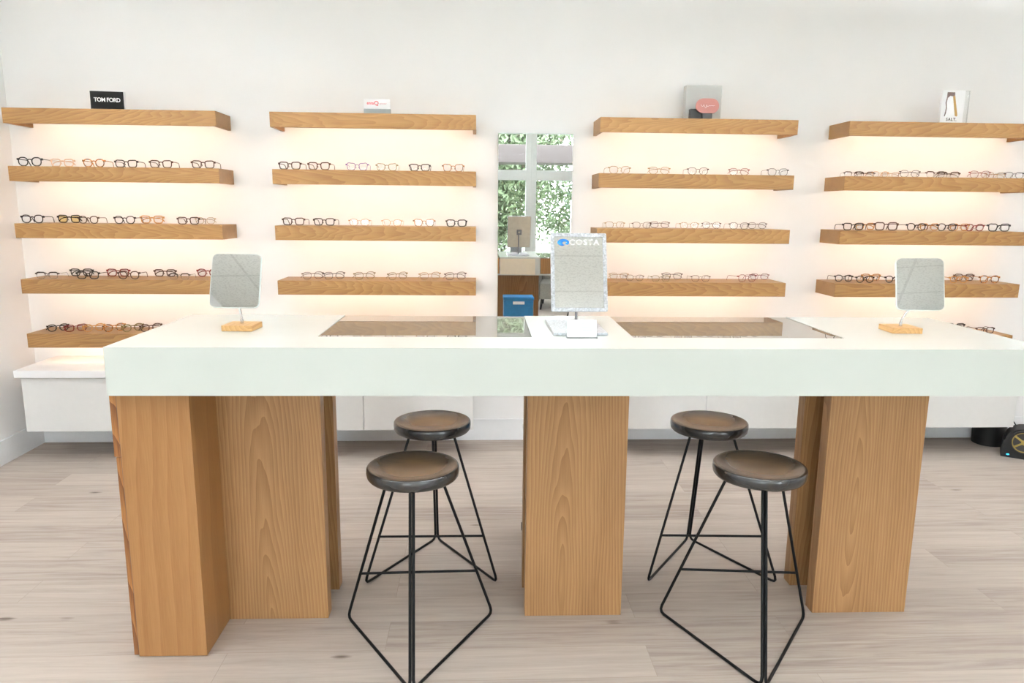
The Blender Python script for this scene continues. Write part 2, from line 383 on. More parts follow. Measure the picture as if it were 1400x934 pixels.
# ------------------------------------------------------------------ the room
XL, XR, YF, HC = -2.885, 5.3, -8.0, 3.15
struct(MB().box(XL-.1, XR+.1, YF-.1, .1, -.1, 0).build('floor', M['floor']))
struct(MB().box(XL-.1, XR+.1, YF-.1, .1, HC, HC+.1).build('ceiling', M['ceil']))
struct(MB().box(XL-.1, XR+.1, 0, .12, 0, HC).build('wall_back', M['wall']))
struct(MB().box(XL-.12, XL, YF-.1, 0, 0, HC).build('wall_left', M['wall']))
struct(MB().box(XR, XR+.12, YF-.1, 0, 0, HC).build('wall_right', M['wall']))
struct(MB().box(XL, XR, -.014, 0, 0, .15, .003).build('baseboard_back', M['trim']))
struct(MB().box(XL, XL+.014, YF, -.014, 0, .15, .003).build('baseboard_left', M['trim']))
struct(MB().box(XR-.014, XR, YF, -.014, 0, .15, .003).build('baseboard_right', M['trim']))

# the shop window behind the camera: wall pieces, six glazed bays, outdoors
bx = [-2.68+1.2*i for i in range(7)]
W_HEAD = 2.72
wf = MB()
wf.box(XL, bx[0], YF-.12, YF, 0, HC); wf.box(bx[6], XR, YF-.12, YF, 0, HC)
wf.box(bx[0], bx[6], YF-.12, YF, W_HEAD+.09, HC); wf.box(bx[0], bx[6], YF-.12, YF, 0, .08)
struct(wf.build('wall_front', M['wall']))
for i in range(6):
    a, b = bx[i], bx[i+1]; m = MB()
    y0, y1 = YF-.10, YF+.02
    m.box(a, a+.09, y0, y1, .08, W_HEAD+.09, .004); m.box(b-.09, b, y0, y1, .08, W_HEAD+.09, .004)
    m.box(a+.09, b-.09, y0, y1, W_HEAD, W_HEAD+.09, .004); m.box(a+.09, b-.09, y0, y1, .08, .17, .004)
    m.box(a+.09, b-.09, y0, y1, 1.95, 2.12, .004)
    w = struct(m.build('window_%d' % (i+1), M['win_frame']))
    MB().box(a+.09, b-.09, YF-.05, YF-.044, 2.12, W_HEAD).build('window_pane', M['pane'], w)
    MB().box(a+.09, b-.09, YF-.05, YF-.044, .17, 1.95).build('window_pane', M['pane'], w)
struct(MB().box(-30, 34, -60, YF-.12, -.2, -.05).build('ground', M['ground']))
cn = empty('canopy', (1.3, -9.6, 0)); tag(cn, 'taupe canopy beam on thin posts outside the shop window', 'canopy')
MB().box(-4.5, 4.5, -.9, .0, 2.32, 2.66, .01).build('canopy_beam', M['awning'], cn)
for px in (-4.3, 4.3): MB().box(px-.05, px+.05, -.5, -.4, -.05, 2.32, .005).build('canopy_post', M['awning'], cn)
sp = MB().box(-.09, .09, -.09, .09, 0, 1.62, .01).lathe([(.12, 1.62), (.12, 1.66), (.0, 1.70)], 20).build('bollard', M['trim'], loc=(2.22, -12.0, -.05))
tag(sp, 'white square post standing outdoors beyond the shop window', 'post')

def tree(loc, h, spread, leafmat, label, seed):
    rnd = random.Random(seed)
    root = empty('tree', loc); tag(root, label, 'tree', 'trees beyond the shop window')
    tr = MB(); top = h*.62
    tr.tube([(0, 0, 0), (.05, .03, top*.35), (-.06, .08, top*.7), (.02, .0, top)], [.20, .16, .12, .07], 8)
    tips = []
    for i in range(9):
        a = rnd.uniform(0, 2*PI); z0 = top*rnd.uniform(.35, .95); L = spread*rnd.uniform(.5, .95)
        e = Vector((math.cos(a)*L, math.sin(a)*L, z0+rnd.uniform(.3, 1.3)))
        mid = Vector((math.cos(a)*L*.5, math.sin(a)*L*.5, z0+rnd.uniform(.2, .5)))
        tr.tube([(0, 0, z0), mid, e], [.08, .055, .025], 6); tips += [mid, e]
    tr.build('trunk', M['bark'], root)
    lf = MB()
    cl = tips+[Vector((rnd.uniform(-1, 1)*spread*.7, rnd.uniform(-1, 1)*spread*.7, rnd.uniform(.10, 1.)*h)) for _ in range(46)]
    for c in cl:
        for _ in range(150):
            d = Vector((rnd.gauss(0, .38), rnd.gauss(0, .38), rnd.gauss(0, .30)))
            p = c+d; s = rnd.uniform(.07, .13)
            u = Vector((rnd.uniform(-1, 1), rnd.uniform(-1, 1), rnd.uniform(-1, 1))).normalized()
            v = u.orthogonal().normalized(); n = u.cross(v)*.25
            lf.add([p-u*s, p+v*s*.45+n*s, p+u*s, p-v*s*.45+n*s], [(0, 1, 2, 3)])
    lf.build('foliage', leafmat, root)
tree((.35, -14.6, -.05), 5.2, 1.5, M['leaf2'], 'pale green loose tree left of the mullion, seen through the shop window', 1)
tree((4.4, -15.4, -.05), 5.6, 1.8, M['leaf'], 'darker green tree with a bent branch right of the mullion outside', 2)
tree((-6., -17., -.05), 6.0, 2.0, M['leaf'], 'broad green tree farthest left outside the shop window', 3)
tree((1.9, -21.5, -.05), 6.6, 2.6, M['leaf2'], 'pale green tree farthest back, between the two nearer trees outside', 4)

# added fill lamps brightening ceiling and walls, shining up and down, all out of view
for gx, gys in ((-2.0, (-1.6, -3.4)), (.78, (-1.6, -2.9, -6.9)), (3.5, (-1.6, -3.4))):
    for gy in gys:
        c = empty('fill_lamp', (gx, gy, 2.72))
        tag(c, 'added slim white fill lamp hung unseen under the tile ceiling', 'lamp', 'added fill lamps out of view')
        m = MB(); m.box(-.75, .75, -.062, -.052, -.03, .03, .002); m.box(-.75, .75, .052, .062, -.03, .03, .002)
        m.box(-.76, -.75, -.062, .062, -.03, .03, .002); m.box(.75, .76, -.062, .062, -.03, .03, .002); m.box(-.75, .75, -.051, .051, -.004, .004)
        m.build('fill_housing', M['trim'], c)
        MB().box(-.745, .745, -.05, .05, -.026, -.018).build('fill_down_face', M['fill_down'], c)
        MB().box(-.745, .745, -.05, .05, .018, .026).build('fill_up_face', M['fill_up'], c)
        for sx in (-.6, .6): MB().tube([(sx, 0, .004), (sx, 0, HC-2.72)], .0018, 6).build('fill_cable', M['chrome'], c)

# ------------------------------------------------------------------ wall shelves
UNITS = {1: -2.759, 2: -1.2276, 3: .7405, 4: 2.2803}
UW, SD, ST = 1.2185, .264, .087
SZ = [2.111, 1.781, 1.447, 1.113, .7785]
ST_NAME = {1: 'leftmost shelf stack', 2: 'stack left of wall mirror', 3: 'stack right of wall mirror', 4: 'rightmost shelf stack'}
SH_NAME = ['top', 'second', 'third', 'fourth', 'lowest']
def shelf_mesh():
    m = MB(); w = UW/2; t = .019
    # an upside-down tray: one closed outside, hollow below for the light
    m.box(-w, w, -SD, -SD+t, -ST, 0, .0012)
    m.box(-w, -w+t, -SD+t, 0, -ST, 0); m.box(w-t, w, -SD+t, 0, -ST, 0)
    m.box(-w+t, w-t, -SD+t, 0, -.022, 0)
    return m
for u, x0 in UNITS.items():
    for i, z in enumerate(SZ):
        o = shelf_mesh().build('floating_shelf', M['shelf_oak'], loc=(x0+UW/2, 0, z))
        tag(o, 'oak floating wall shelf, %s of five in the %s' % (SH_NAME[i], ST_NAME[u]), 'shelf', 'oak floating shelves')
        MB().box(-UW/2+.03, UW/2-.03, -SD+.0195, -SD+.0290, -.062, -.030).build('light_strip', M['led'], o)

# ------------------------------------------------------------------ spectacles
def lens_outline(shape, w, h, side, n=28):
    pts = []
    for i in range(n):
        a = 2*PI*i/n
        e = {'round': 2.35, 'square': 3.6, 'half': 3.4, 'thin': 2.7, 'cat': 3.2}[shape]
        c, s_ = math.cos(a), math.sin(a)
        x = w/2*math.copysign(abs(c)**(2/e), c); z = h/2*math.copysign(abs(s_)**(2/e), s_)
        k = (z+h/2)/h
        taper = {'round': .90, 'square': .87, 'half': .88, 'thin': .93, 'cat': .80}[shape]
        x *= taper+(1-taper)*k
        if shape == 'cat': z += .005*max(0, x*side/(w/2))*k
        else: z += .0018*max(0, x*side/(w/2))*k
        pts.append((x, z))
    return pts
GM = {}
def glass_meshes(shape, folded):
    key = (shape, folded)
    if key in GM: return GM[key]
    w, h = {'round': (.050, .043), 'square': (.053, .040), 'half': (.053, .036), 'thin': (.051, .040), 'cat': (.053, .041)}[shape]
    r = {'round': .0030, 'square': .0030, 'half': .0018, 'thin': .0014, 'cat': .0020}[shape]
    gap = .019; cx = w/2+gap/2; cz = h/2+r
    fr = MB(); hz = cz+h*.30
    lens = []
    for sd in (-1, 1):
        o = lens_outline(shape, w, h, sd)
        rr = [r*(1.0 if shape != 'half' else (1.9 if z > h*.12 else .45)) for x, z in o]
        fr.tube([(sd*cx+x, .0025*(x/(w/2))**2*0, cz+z) for x, z in o], rr, 6, closed=True)
        ex = sd*(cx+w/2)
        fr.box(ex-sd*.002, ex+sd*.007, -.001, .007, hz-r*1.4-.0012, hz+r*1.4+.0012)
        lens.append(MB().prism([(sd*cx+x*.99, cz+z*.99) for x, z in o], -.0006, .0006, smooth=True))
        # nose pad
        fr.tube([(sd*gap*.48, .001, cz+h*.02), (sd*gap*.40, .006, cz-h*.05), (sd*gap*.42, .007, cz-h*.22)], max(.0009, r*.6), 5)
    bz = cz+h*.24
    fr.tube([(-gap/2-.001, 0, bz-.002), (-gap*.2, -.001, bz+.002), (gap*.2, -.001, bz+.002), (gap/2+.001, 0, bz-.002)], max(r, .0012), 6)
    tr = max(r*.72, .0011); ex = cx+w/2+.0055
    tem = []
    for k, sd in enumerate((-1, 1)):
        if folded:
            y = .010+.007*k
            P = [(sd*ex, .005, hz), (sd*(ex-.004), y, hz-.0004), (sd*.0, y+.001, hz-.003), (-sd*.040, y+.001, hz-.006), (-sd*.058, y+.001, hz-.013), (-sd*.066, y, hz-.024)]
        else:
            P = [(sd*ex, .004, hz), (sd*(ex+.001), .04, hz), (sd*(ex-.002), .088, hz-.001), (sd*(ex-.004), .104, hz-.006), (sd*(ex-.008), .120, tr*1.9+.0002)]
        tem.append(MB().tube(P, [tr, tr, tr, tr*1.15, tr*1.4]+([tr*1.3] if folded else []), 6, flat=.7))
    n = 'eyeglasses_'+shape
    GM[key] = (fr.mesh(n+'_front'), [l.mesh(n+'_lens') for l in lens], [t.mesh(n+'_temple') for t in tem])
    for me in [GM[key][0]]+GM[key][1]+GM[key][2]:
        me.materials.append(None); me.set_sharp_from_angle(angle=R(45))
    return GM[key]
def put(name, me, mat, parent):
    o = bpy.data.objects.new(name, me); COL.objects.link(o); o.parent = parent
    o.material_slots[0].link = 'OBJECT'; o.material_slots[0].material = mat
    return o
SHAPE_WORD = {'round': 'round thick-rimmed', 'square': 'square thick-rimmed', 'half': 'half-rim', 'thin': 'thin-rimmed', 'cat': 'cat-eye'}
ORD = [o+' from left' for o in ('first', 'second', 'third', 'fourth', 'fifth', 'sixth', 'seventh', 'eighth', 'ninth', 'tenth')]
PAIRS={
 (1,1): [(-2.661, -0.21, 1.12, 'round', 'black', 0, 0), (-2.478, -0.2, 1.03, 'square', 'beige', 0, 1), (-2.295, -0.2, 1.01, 'round', 'tortoise', 0, 0), (-2.106, -0.2, 1.01, 'square', 'dark', 0, 0), (-1.902, -0.2, 1.02, 'square', 'brown', 0, 0), (-1.653, -0.2, 1.05, 'square', 'brown', 0, 0)],
 (1,2): [(-2.676, -0.22, 1.04, 'round', 'dark', 0, 0), (-2.549, -0.09, 1.07, 'square', 'dark', 0, 1), (-2.348, -0.22, 0.95, 'round', 'brown', 0, 0), (-2.134, -0.22, 0.99, 'round', 'dark', 0, 0), (-2.043, -0.09, 1.08, 'square', 'amber', 0, 1), (-1.756, -0.22, 1.0, 'square', 'brown', 0, 0), (-1.715, -0.08, 0.97, 'thin', 'gold', 0, 1)],
 (1,3): [(-2.625, -0.22, 1.02, 'half', 'dark', 0, 0), (-2.506, -0.09, 1.06, 'square', 'black', 0, 1), (-2.375, -0.235, 1.03, 'square', 'black', 0, 0), (-2.279, -0.09, 1.06, 'square', 'red', 0, 1), (-2.131, -0.235, 1.03, 'round', 'brown', 0, 0), (-1.988, -0.1, 1.03, 'square', 'brown', 0, 1), (-1.828, -0.235, 0.94, 'half', 'dark', 0, 0), (-1.72, -0.1, 1.07, 'round', 'red', 0, 1)],
 (1,4): [(-2.621, -0.17, 0.94, 'round', 'black', 40, 1), (-2.514, -0.17, 0.95, 'square', 'red', 40, 1), (-2.402, -0.17, 0.97, 'round', 'amber', 40, 1), (-2.277, -0.17, 1.01, 'round', 'tortoise', 40, 1), (-2.164, -0.17, 1.0, 'round', 'olive', 40, 1), (-2.052, -0.17, 1.02, 'round', 'brown', 40, 1)],
 (2,1): [(-1.137, -0.2, 1.03, 'square', 'brown', -5, 0), (-0.962, -0.2, 1.03, 'square', 'brown', -5, 0), (-0.732, -0.2, 1.01, 'cat', 'purple', 0, 0), (-0.553, -0.2, 0.98, 'cat', 'olive', 0, 0), (-0.353, -0.2, 0.96, 'square', 'dark', 0, 0), (-0.149, -0.2, 0.99, 'cat', 'tortoise', 0, 0)],
 (2,2): [(-1.132, -0.19, 1.03, 'square', 'brown', -3, 0), (-0.945, -0.19, 1.0, 'square', 'dark', -3, 0), (-0.73, -0.19, 0.99, 'thin', 'amber', 0, 0), (-0.53, -0.19, 0.97, 'thin', 'amber', 0, 0), (-0.331, -0.19, 1.0, 'cat', 'tortoise', 0, 0), (-0.131, -0.19, 0.97, 'square', 'dark', 0, 0)],
 (2,3): [(-1.034, -0.16, 1.07, 'thin', 'brown', 35, 1), (-0.9, -0.16, 1.09, 'thin', 'dark', 35, 1), (-0.71, -0.16, 1.12, 'thin', 'olive', 35, 1), (-0.503, -0.16, 1.1, "thin", "olive", 38, 1), (-0.3, -0.16, 1.12, 'thin', 'gold', 28, 1), (-0.138, -0.16, 1.15, 'thin', 'brown', 28, 1)],
 (3,1): [(0.882, -0.19, 1.09, 'thin', 'gold', 8, 0), (1.13, -0.19, 1.05, 'thin', 'gold', 0, 1), (1.375, -0.19, 1.03, 'thin', 'dark', 0, 0), (1.636, -0.19, 1.0, 'thin', 'red', 0, 1), (1.883, -0.19, 1.04, 'thin', 'dark', 0, 0)],
 (3,2): [(0.862, -0.2, 0.96, 'thin', 'gold', 0, 0), (1.032, -0.2, 0.93, 'thin', 'brown', 0, 0), (1.183, -0.08, 0.99, 'thin', 'brown', 0, 1), (1.335, -0.2, 0.94, 'thin', 'gold', 0, 0), (1.524, -0.08, 0.96, 'thin', 'brown', 0, 1), (1.655, -0.2, 0.98, 'thin', 'dark', 0, 0), (1.828, -0.08, 0.97, 'thin', 'brown', 0, 1)],
 (3,3): [(0.927, -0.06, 0.97, 'thin', 'gold', 0, 1), (1.008, -0.17, 0.91, 'thin', 'brown', 0, 0), (1.164, -0.22, 0.94, 'thin', 'olive', 0, 0), (1.281, -0.1, 1.04, 'thin', 'dark', 0, 1), (1.427, -0.2, 0.95, 'thin', 'brown', 0, 0), (1.73, -0.2, 1.13, 'thin', 'red', 20, 0), (1.867, -0.08, 0.98, 'thin', 'red', 0, 1)],
 (4,1): [(2.389, -0.15, 0.85, 'half', 'brown', -12, 0), (2.518, -0.07, 0.97, 'half', 'brown', 0, 1), (2.555, -0.17, 0.82, 'thin', 'amber', 0, 0), (2.689, -0.07, 0.91, 'thin', 'gold', 0, 1), (2.73, -0.2, 1.02, 'thin', 'dark', 0, 1), (2.891, -0.21, 0.95, 'half', 'brown', 0, 0), (3.079, -0.08, 1.12, 'half', 'brown', 0, 1), (3.187, -0.2, 1.06, 'thin', 'red', 0, 1), (3.394, -0.08, 1.06, 'thin', 'gold', 0, 1), (3.413, -0.2, 0.97, 'thin', 'dark', 0, 0)],
 (4,2): [(2.385, -0.22, 1.02, 'square', 'black', 0, 0), (2.552, -0.07, 0.99, 'square', 'amber', 0, 1), (2.605, -0.21, 1.16, 'square', 'brown', 0, 0), (2.803, -0.21, 1.0, 'round', 'dark', 0, 0), (2.987, -0.07, 0.99, 'square', 'amber', 0, 1), (3.005, -0.21, 1.0, 'round', 'black', 0, 0), (3.192, -0.07, 1.0, 'square', 'amber', 0, 1), (3.196, -0.2, 0.97, 'round', 'red', 0, 0), (3.342, -0.22, 1.11, 'square', 'black', 0, 0)],
 (4,3): [(2.385, -0.16, 0.94, 'round', 'black', 0, 0), (2.495, -0.22, 0.93, 'round', 'black', 0, 0), (2.625, -0.07, 0.96, 'square', 'amber', 0, 1), (2.694, -0.21, 0.94, 'round', 'black', 0, 0), (3.033, -0.1, 1.0, 'square', 'red', 0, 1), (3.124, -0.21, 0.95, 'round', 'amber', 0, 0), (3.265, -0.09, 1.04, 'square', 'brown', 0, 1), (3.331, -0.21, 1.06, 'round', 'tortoise', 0, 0)],
 (4,4): [(3.245, -0.1, 1.02, 'square', 'dark', 0, 1), (3.362, -0.19, 0.93, 'square', 'brown', 0, 0)],
}

for (u, s), row in PAIRS.items():
    for k, (x, y, sc, shape, colr, rz, folded) in enumerate(sorted(row)):
        if folded and y > -.12: y = -.055
        g = empty('eyeglasses', (x, y, SZ[s]+.0004), R(rz)); g.scale = (sc, sc if folded else min(sc, 1.), sc)
        if colr in ('brown', 'dark') and shape == 'thin': mat = FR[colr]
        else: mat = FR[colr]
        tag(g, '%s %s eyeglasses, %s on %s shelf of %s' % (WORD[colr], SHAPE_WORD[shape], ORD[k], SH_NAME[s], ST_NAME[u]),
            'eyeglasses', 'eyeglasses on the %s shelf of the %s' % (SH_NAME[s], ST_NAME[u]))
        f, l, t = glass_meshes(shape, folded)
        put('front_frame', f, mat, g)
        lm = M['lens_tint'] if (u, s, k) == (1, 2, 1) else M['lens']
        for me in l: put('lens', me, lm, g)
        for me in t: put('temple', me, mat, g)

# ------------------------------------------------------------------ signs on the top shelves
ZS = SZ[0]
# black name block
t = empty('brand_sign', (-2.17, -.232, ZS), 0); tag(t, 'small black name block with white lettering on the leftmost top shelf', 'sign')
m = MB(); sl = Matrix.Shear('XY', 4, (0, 0))
m.box(-.093, .093, .0015, .024, 0, .106, .0008); m.build('sign_block', M['white_paper'], t)
MB().box(-.091, .090, -.0005, .0015, .002, .103).build('sign_face', M['sign_black'], t)
lettering('lettering', 'TOM FORD', .032, M['white_ink'], t, (0, -.0009, .054), weight=.0006, sx=.93, spacing=.92)
t.rotation_euler = (R(-1), 0, R(8))
t.location.z += .0005
# white card with red lettering and a silver base band
t = empty('brand_sign', (-.60, -.225, ZS), 0); tag(t, 'small white sign with red lettering and grey base on a top shelf', 'sign')
MB().box(-.079, .079, 0, .012, .03, .088, .001).build('sign_face', M['white_paper'], t)
MB().box(-.079, .079, -.004, .016, 0, .03, .0015).build('sign_base', M['sign_lowgrey'], t)
lettering('lettering', 'enna', .024, M['red_ink'], t, (-.040, -.0006, .063), weight=.0004, sx=.9)
lettering('lettering', 'Q', .034, M['red_ink'], t, (-.004, -.0006, .062), weight=.0004)
lettering('lettering', 'eyewear', .014, M['pink_ink'], t, (.036, -.0006, .061), sx=.9)
# grey display block, black riser and rose oval
t = tag(MB().box(-.113, .113, 0, .06, 0, .215, .004).build('display_block', M['sign_grey'], loc=(1.405, -.13, ZS)), 'tall pale grey display block standing on a top shelf', 'display block')
b = tag(MB().box(-.068, .068, 0, .035, 0, .066, .003).build('riser_block', M['black_block'], loc=(1.375, -.19, ZS)), 'low black riser block in front of the grey display block', 'block')
pk = empty('oval_plaque', (1.408, -.207, ZS+.083), 0); tag(pk, 'rose pink oval plaque with white script leaning on the black riser', 'plaque')
MB().prism(rrect(.143, .088, .0435, 10), 0, .014).build('plaque_body', M['pink'], pk)
pts = []
for i in range(70):
    f = i/69; x = -.045+.09*f
    z = .006*math.sin(f*34)*(1 if f < .55 else .25)+(-.012*math.exp(-((f-.36)/.035)**2))
    pts.append((x+.003*math.cos(f*34), -.0012, z+.001))
MB().tube(pts, .0010, 5).build('lettering', M['white_ink'], pk)
pk.rotation_euler = (R(-6), 0, 0)
# riser under plaque: give the plaque a foot so that it stands
MB().box(-.03, .03, .002, .012, -.083, -.036).build('plaque_stand', M['black_block'], pk)
# white card with a picture of a spectacle frame
t = empty('brand_sign', (2.955, -.232, ZS), 0); tag(t, 'white picture card of a folded frame on the rightmost top shelf', 'sign')
MB().box(-.09, .055, 0, .02, 0, .195, .0012).build('sign_card', M['white_paper'], t)
MB().box(.056, .088, .004, .018, 0, .195, .0012).build('acrylic_edge', M['acrylic'], t)
MB().prism([(-.060, .158), (-.060, .184), (-.012, .184), (-.010, .166), (-.022, .160), (-.040, .163), (-.054, .150)], -.0008, 0).build('picture', M['brown_pic'], t)
MB().prism([(-.024, .166), (-.010, .166), (.018, .048), (.014, .040), (.002, .044)], -.0007, 0).build('picture', M['gold_pic'], t)
MB().prism([(-.060, .156), (-.054, .150), (-.059, .120), (-.054, .090), (-.056, .060), (-.062, .040), (-.067, .042), (-.062, .070), (-.060, .092), (-.066, .122)], -.0007, 0).build('picture', M['brown_pic'], t)
lettering('lettering', 'SALT.', .026, M['ink'], t, (-.018, -.0006, .022), weight=.0005, sx=.95, spacing=1.15)

# ------------------------------------------------------------------ wall mirror
t = empty('wall_mirror', (.3705, -.004, .56), 0)
tag(t, 'tall frameless mirror hung on the wall between the middle shelf stacks', 'mirror')
MB().box(-.2395, .2395, -.010, 0, 0, 1.474, .0015).build('mirror_back', M['mirror_edge'], t)
MB().box(-.2375, .2375, -.0112, -.0101, .002, 1.472).build('mirror_glass', M['mirror'], t)
t.rotation_euler = (R(.31), 0, 0)

# ------------------------------------------------------------------ hanging cabinets
def cabinet(x0, x1, label):
    t = empty('wall_cabinet', ((x0+x1)/2, 0, .205), 0); tag(t, label, 'cabinet', 'white hanging cabinets')
    w = (x1-x0)/2
    MB().box(-w, w, -.410, 0, .0, .336, .001).build('cabinet_body', M['cab'], t)
    MB().box(-w-.026, w+.026, -.450, 0, .339, .383, .003).build('cabinet_top', M['cabtop'], t)
    MB().box(-w+.004, w-.004, -.407, -.01, .335, .340).build('shadow_gap', M['gap'], t)
    dw = 2*w/4
    for k in range(4):
        MB().box(-w+dw*k+.0015, -w+dw*(k+1)-.0015, -.430, -.4105, .0005, .333, .0015).build('cabinet_door', M['cab'], t)
cabinet(-2.722, -.025, 'long white wall-hung cabinet under the two left shelf stacks')
cabinet(.765, 3.458, 'long white wall-hung cabinet under the two right shelf stacks')

# ------------------------------------------------------------------ the display counter
TY = .0107
ct = empty('display_counter', (0, -2, 0), -TY)
tag(ct, 'long white display counter with glass top panels on paired oak slab legs', 'counter')
def Lc(y): return y+2
tL, tR, yf, yb, zT, zU = -1.191, 1.948, -2.456, -1.731, 1.116, .9555
g = dict(a0=-.558, a1=.196, b0=.5586, b1=1.3247, gy=-2.25)
PT = .022
top = MB()
for (xa, xb, ya, yb2) in ((tL, tR, yf, g['gy']), (tL, g['a0'], g['gy'], yb), (g['a1'], g['b0'], g['gy'], yb), (g['b1'], tR, g['gy'], yb)):
    top.box(xa, xb, Lc(ya), Lc(yb2), zT-PT, zT)
# aprons: one continuous skirt, front face and end faces flush with the top
top.box(tL, tR, Lc(yf), Lc(yf)+PT, zU, zT-PT); top.box(tL, tL+PT, Lc(yf)+PT, Lc(yb), zU, zT-PT); top.box(tR-PT, tR, Lc(yf)+PT, Lc(yb), zU, zT-PT)
for xa, xb in ((tL+PT, g['a0']), (g['a1'], g['b0']), (g['b1'], tR-PT)): top.box(xa, xb, Lc(yb)-PT, Lc(yb), zU, zT-PT)
for xa, xb in ((tL+PT, g['a0']-.001), (g['a1'], g['b0']), (g['b1'], tR-PT)): top.box(xa, xb, Lc(yf)+PT, Lc(yb)-PT, zU, zU+.012)
top.box(g['a0']-.001, g['a1'], Lc(yf)+PT, Lc(yb), zU, zU+.012); top.box(g['b0'], g['b1'], Lc(yf)+PT, Lc(yb), zU, zU+.012)
top.build('countertop', M['counter'], ct)
M['glass_top'] = pbr('counter_glass', (.20, .18, .15), .0, spec=.5, noise_amt=0, ior=2.4)
M['well'] = pbr('display_well_lining', (.32, .27, .21), .7)
for a, b in (('a0', 'a1'), ('b0', 'b1')):
    x0, x1 = g[a]+.002, g[b]-.002
    gl = MB(); ya, yb4 = Lc(g['gy'])+.002, Lc(yb)-.001
    gl.add([(x0, ya, zT-.008), (x1, ya, zT-.008), (x1, yb4, zT-.0095), (x0, yb4, zT-.0095), (x0, ya, zT-.001), (x1, ya, zT-.001), (x1, yb4, zT-.0024), (x0, yb4, zT-.0024)],
           [(0, 3, 2, 1), (4, 5, 6, 7), (0, 1, 5, 4), (1, 2, 6, 5), (2, 3, 7, 6), (3, 0, 4, 7)])
    gl.build('glass_panel', M['glass_top'], ct)
    w = MB(); w.box(x0, x1, Lc(g['gy'])+.004, Lc(yb)-.03, zU+.013, zU+.022)
    w.box(x0, x0+.012, Lc(g['gy'])+.004, Lc(yb)-.03, zU+.022, zT-.0105); w.box(x1-.012, x1, Lc(g['gy'])+.004, Lc(yb)-.03, zU+.022, zT-.0105)
    w.box(x0+.012, x1-.012, Lc(g['gy'])+.004, Lc(g['gy'])+.016, zU+.022, zT-.0105)
    w.build('display_well', M['well'], ct)
    d = MB().box(x0+.002, x1-.002, Lc(yb)-.028, Lc(yb)-.004, zU+.014, zT-.0115, .001).build('drawer', M['back_oak'], ct)
MB().box(.200, .512, Lc(yb)+.0003, Lc(yb)+.004, zU+.006, zT-.012, .001).build('rear_panel', M['cream'], ct)
LX = ((-.962, -.571), (.188, .565), (1.327, 1.701))
for (xa, xb) in LX:
    for (ya, yb3) in ((-2.192, -2.132), (-1.978, -1.917)):
        cx, cy = (xa+xb)/2, Lc((ya+yb3)/2)
        MB().box(-(xb-xa)/2, (xb-xa)/2, -(yb3-ya)/2, (yb3-ya)/2, 0, zU-.0005, .0015).build('leg', M['leg_oak'], ct, (cx, cy, 0))
# boxed column at the left end, unfinished left edge
MB().box(-1.180, -.945, Lc(-2.4265), Lc(-2.1924), .003, zU-.0005, .001).build('column_box', M['ply'], ct)
e = MB()
e.box(-.011, .011, -.1, .095, .735, zU-.0005, .001)
e.box(-.006, .012, -.1, .10, .004, .733, .002)
e.build('column_edge_strip', M['ply_edge'], ct, (-1.1955, Lc(-2.318), 0))
MB().box(-1.184, -1.1805, Lc(-2.42), Lc(-2.21), .003, zU-.001).build('column_gap', M['gap'], ct)

# ------------------------------------------------------------------ stools
def stool(name_label, L_, R_, V_, seat, z=.672, r=.163):
    c = Vector(((L_[0]+R_[0]+V_[0])/3, (L_[1]+R_[1]+V_[1])/3, 0))
    t = empty('bar_stool', (c.x, c.y, 0)); tag(t, name_label, 'stool', 'black bar stools at the counter')
    s = Vector((seat[0]-c.x, seat[1]-c.y, 0))
    prof = [(.0, -.030), (r-.022, -.030), (r-.008, -.026), (r-.002, -.018), (r, -.004), (r-.001, .010), (r-.004, .0145), (r-.009, .0155), (r-.016, .013), (r-.03, .0065), (r-.055, -.001), (r-.09, -.0065), (r-.125, -.009), (.0, -.010)]
    MB().lathe(prof, 64).build('seat', M['seat'], t, (s.x, s.y, z-.0155), sharp=60)
    rr = .0055
    l, rg, v = [Vector((p[0], p[1], 0))-c for p in (L_, R_, V_)]
    zt = z-.046; k = .62
    up = lambda p: s+(p-s).normalized()*r*k+Vector((0, 0, zt))
    lean = lambda p: p+Vector((0, 0, rr))
    side = (rg-l).normalized()*rr*1.02
    def corner(a, b, c2, rad=.03):
        d1 = (a-b).normalized(); d2 = (c2-b).normalized()
        return [b+d1*rad, b+d1*rad*.45+d2*rad*.12, b+d1*rad*.12+d2*rad*.45, b+d2*rad]
    for p, sg, nm in ((l, -1, 'wire_leg'), (rg, 1, 'wire_leg')):
        a = up(p); b = lean(p); cc = lean(v)+side*sg; d = up(v)+side*sg
        pts = [a]+corner(a, b, cc)+corner(b, cc, d)+[d]
        MB().tube(pts, rr, 10).build(nm, M['black_metal'], t)
    f = .315
    A = lean(l).lerp(up(l), f); B = lean(rg).lerp(up(rg), f)
    MB().tube([A, B], rr*.9, 10).build('footrest', M['black_metal'], t)
    MB().lathe([(r*.72, -.006), (r*.72, 0)], 40, (s.x, s.y, z-.0455)).build('seat_plate', M['black_metal'], t)
stool('black dished bar stool in front, left of the centre counter leg', (-.498, -2.186), (.06, -2.172), (-.214, -2.628), (-.226, -2.329))
stool('black dished bar stool behind the counter, left of the centre leg', (-.471, -1.938), (.086, -1.942), (-.193, -1.521), (-.190, -1.80), z=.678)
stool('black dished bar stool in front, right of the centre counter leg', (.719, -2.182), (1.28, -2.236), (.955, -2.652), (1.012, -2.345))
stool('black dished bar stool behind the counter, right of the centre leg', (.725, -1.955), (1.276, -1.983), (1.018, -1.553), (.995, -1.82), z=.678)

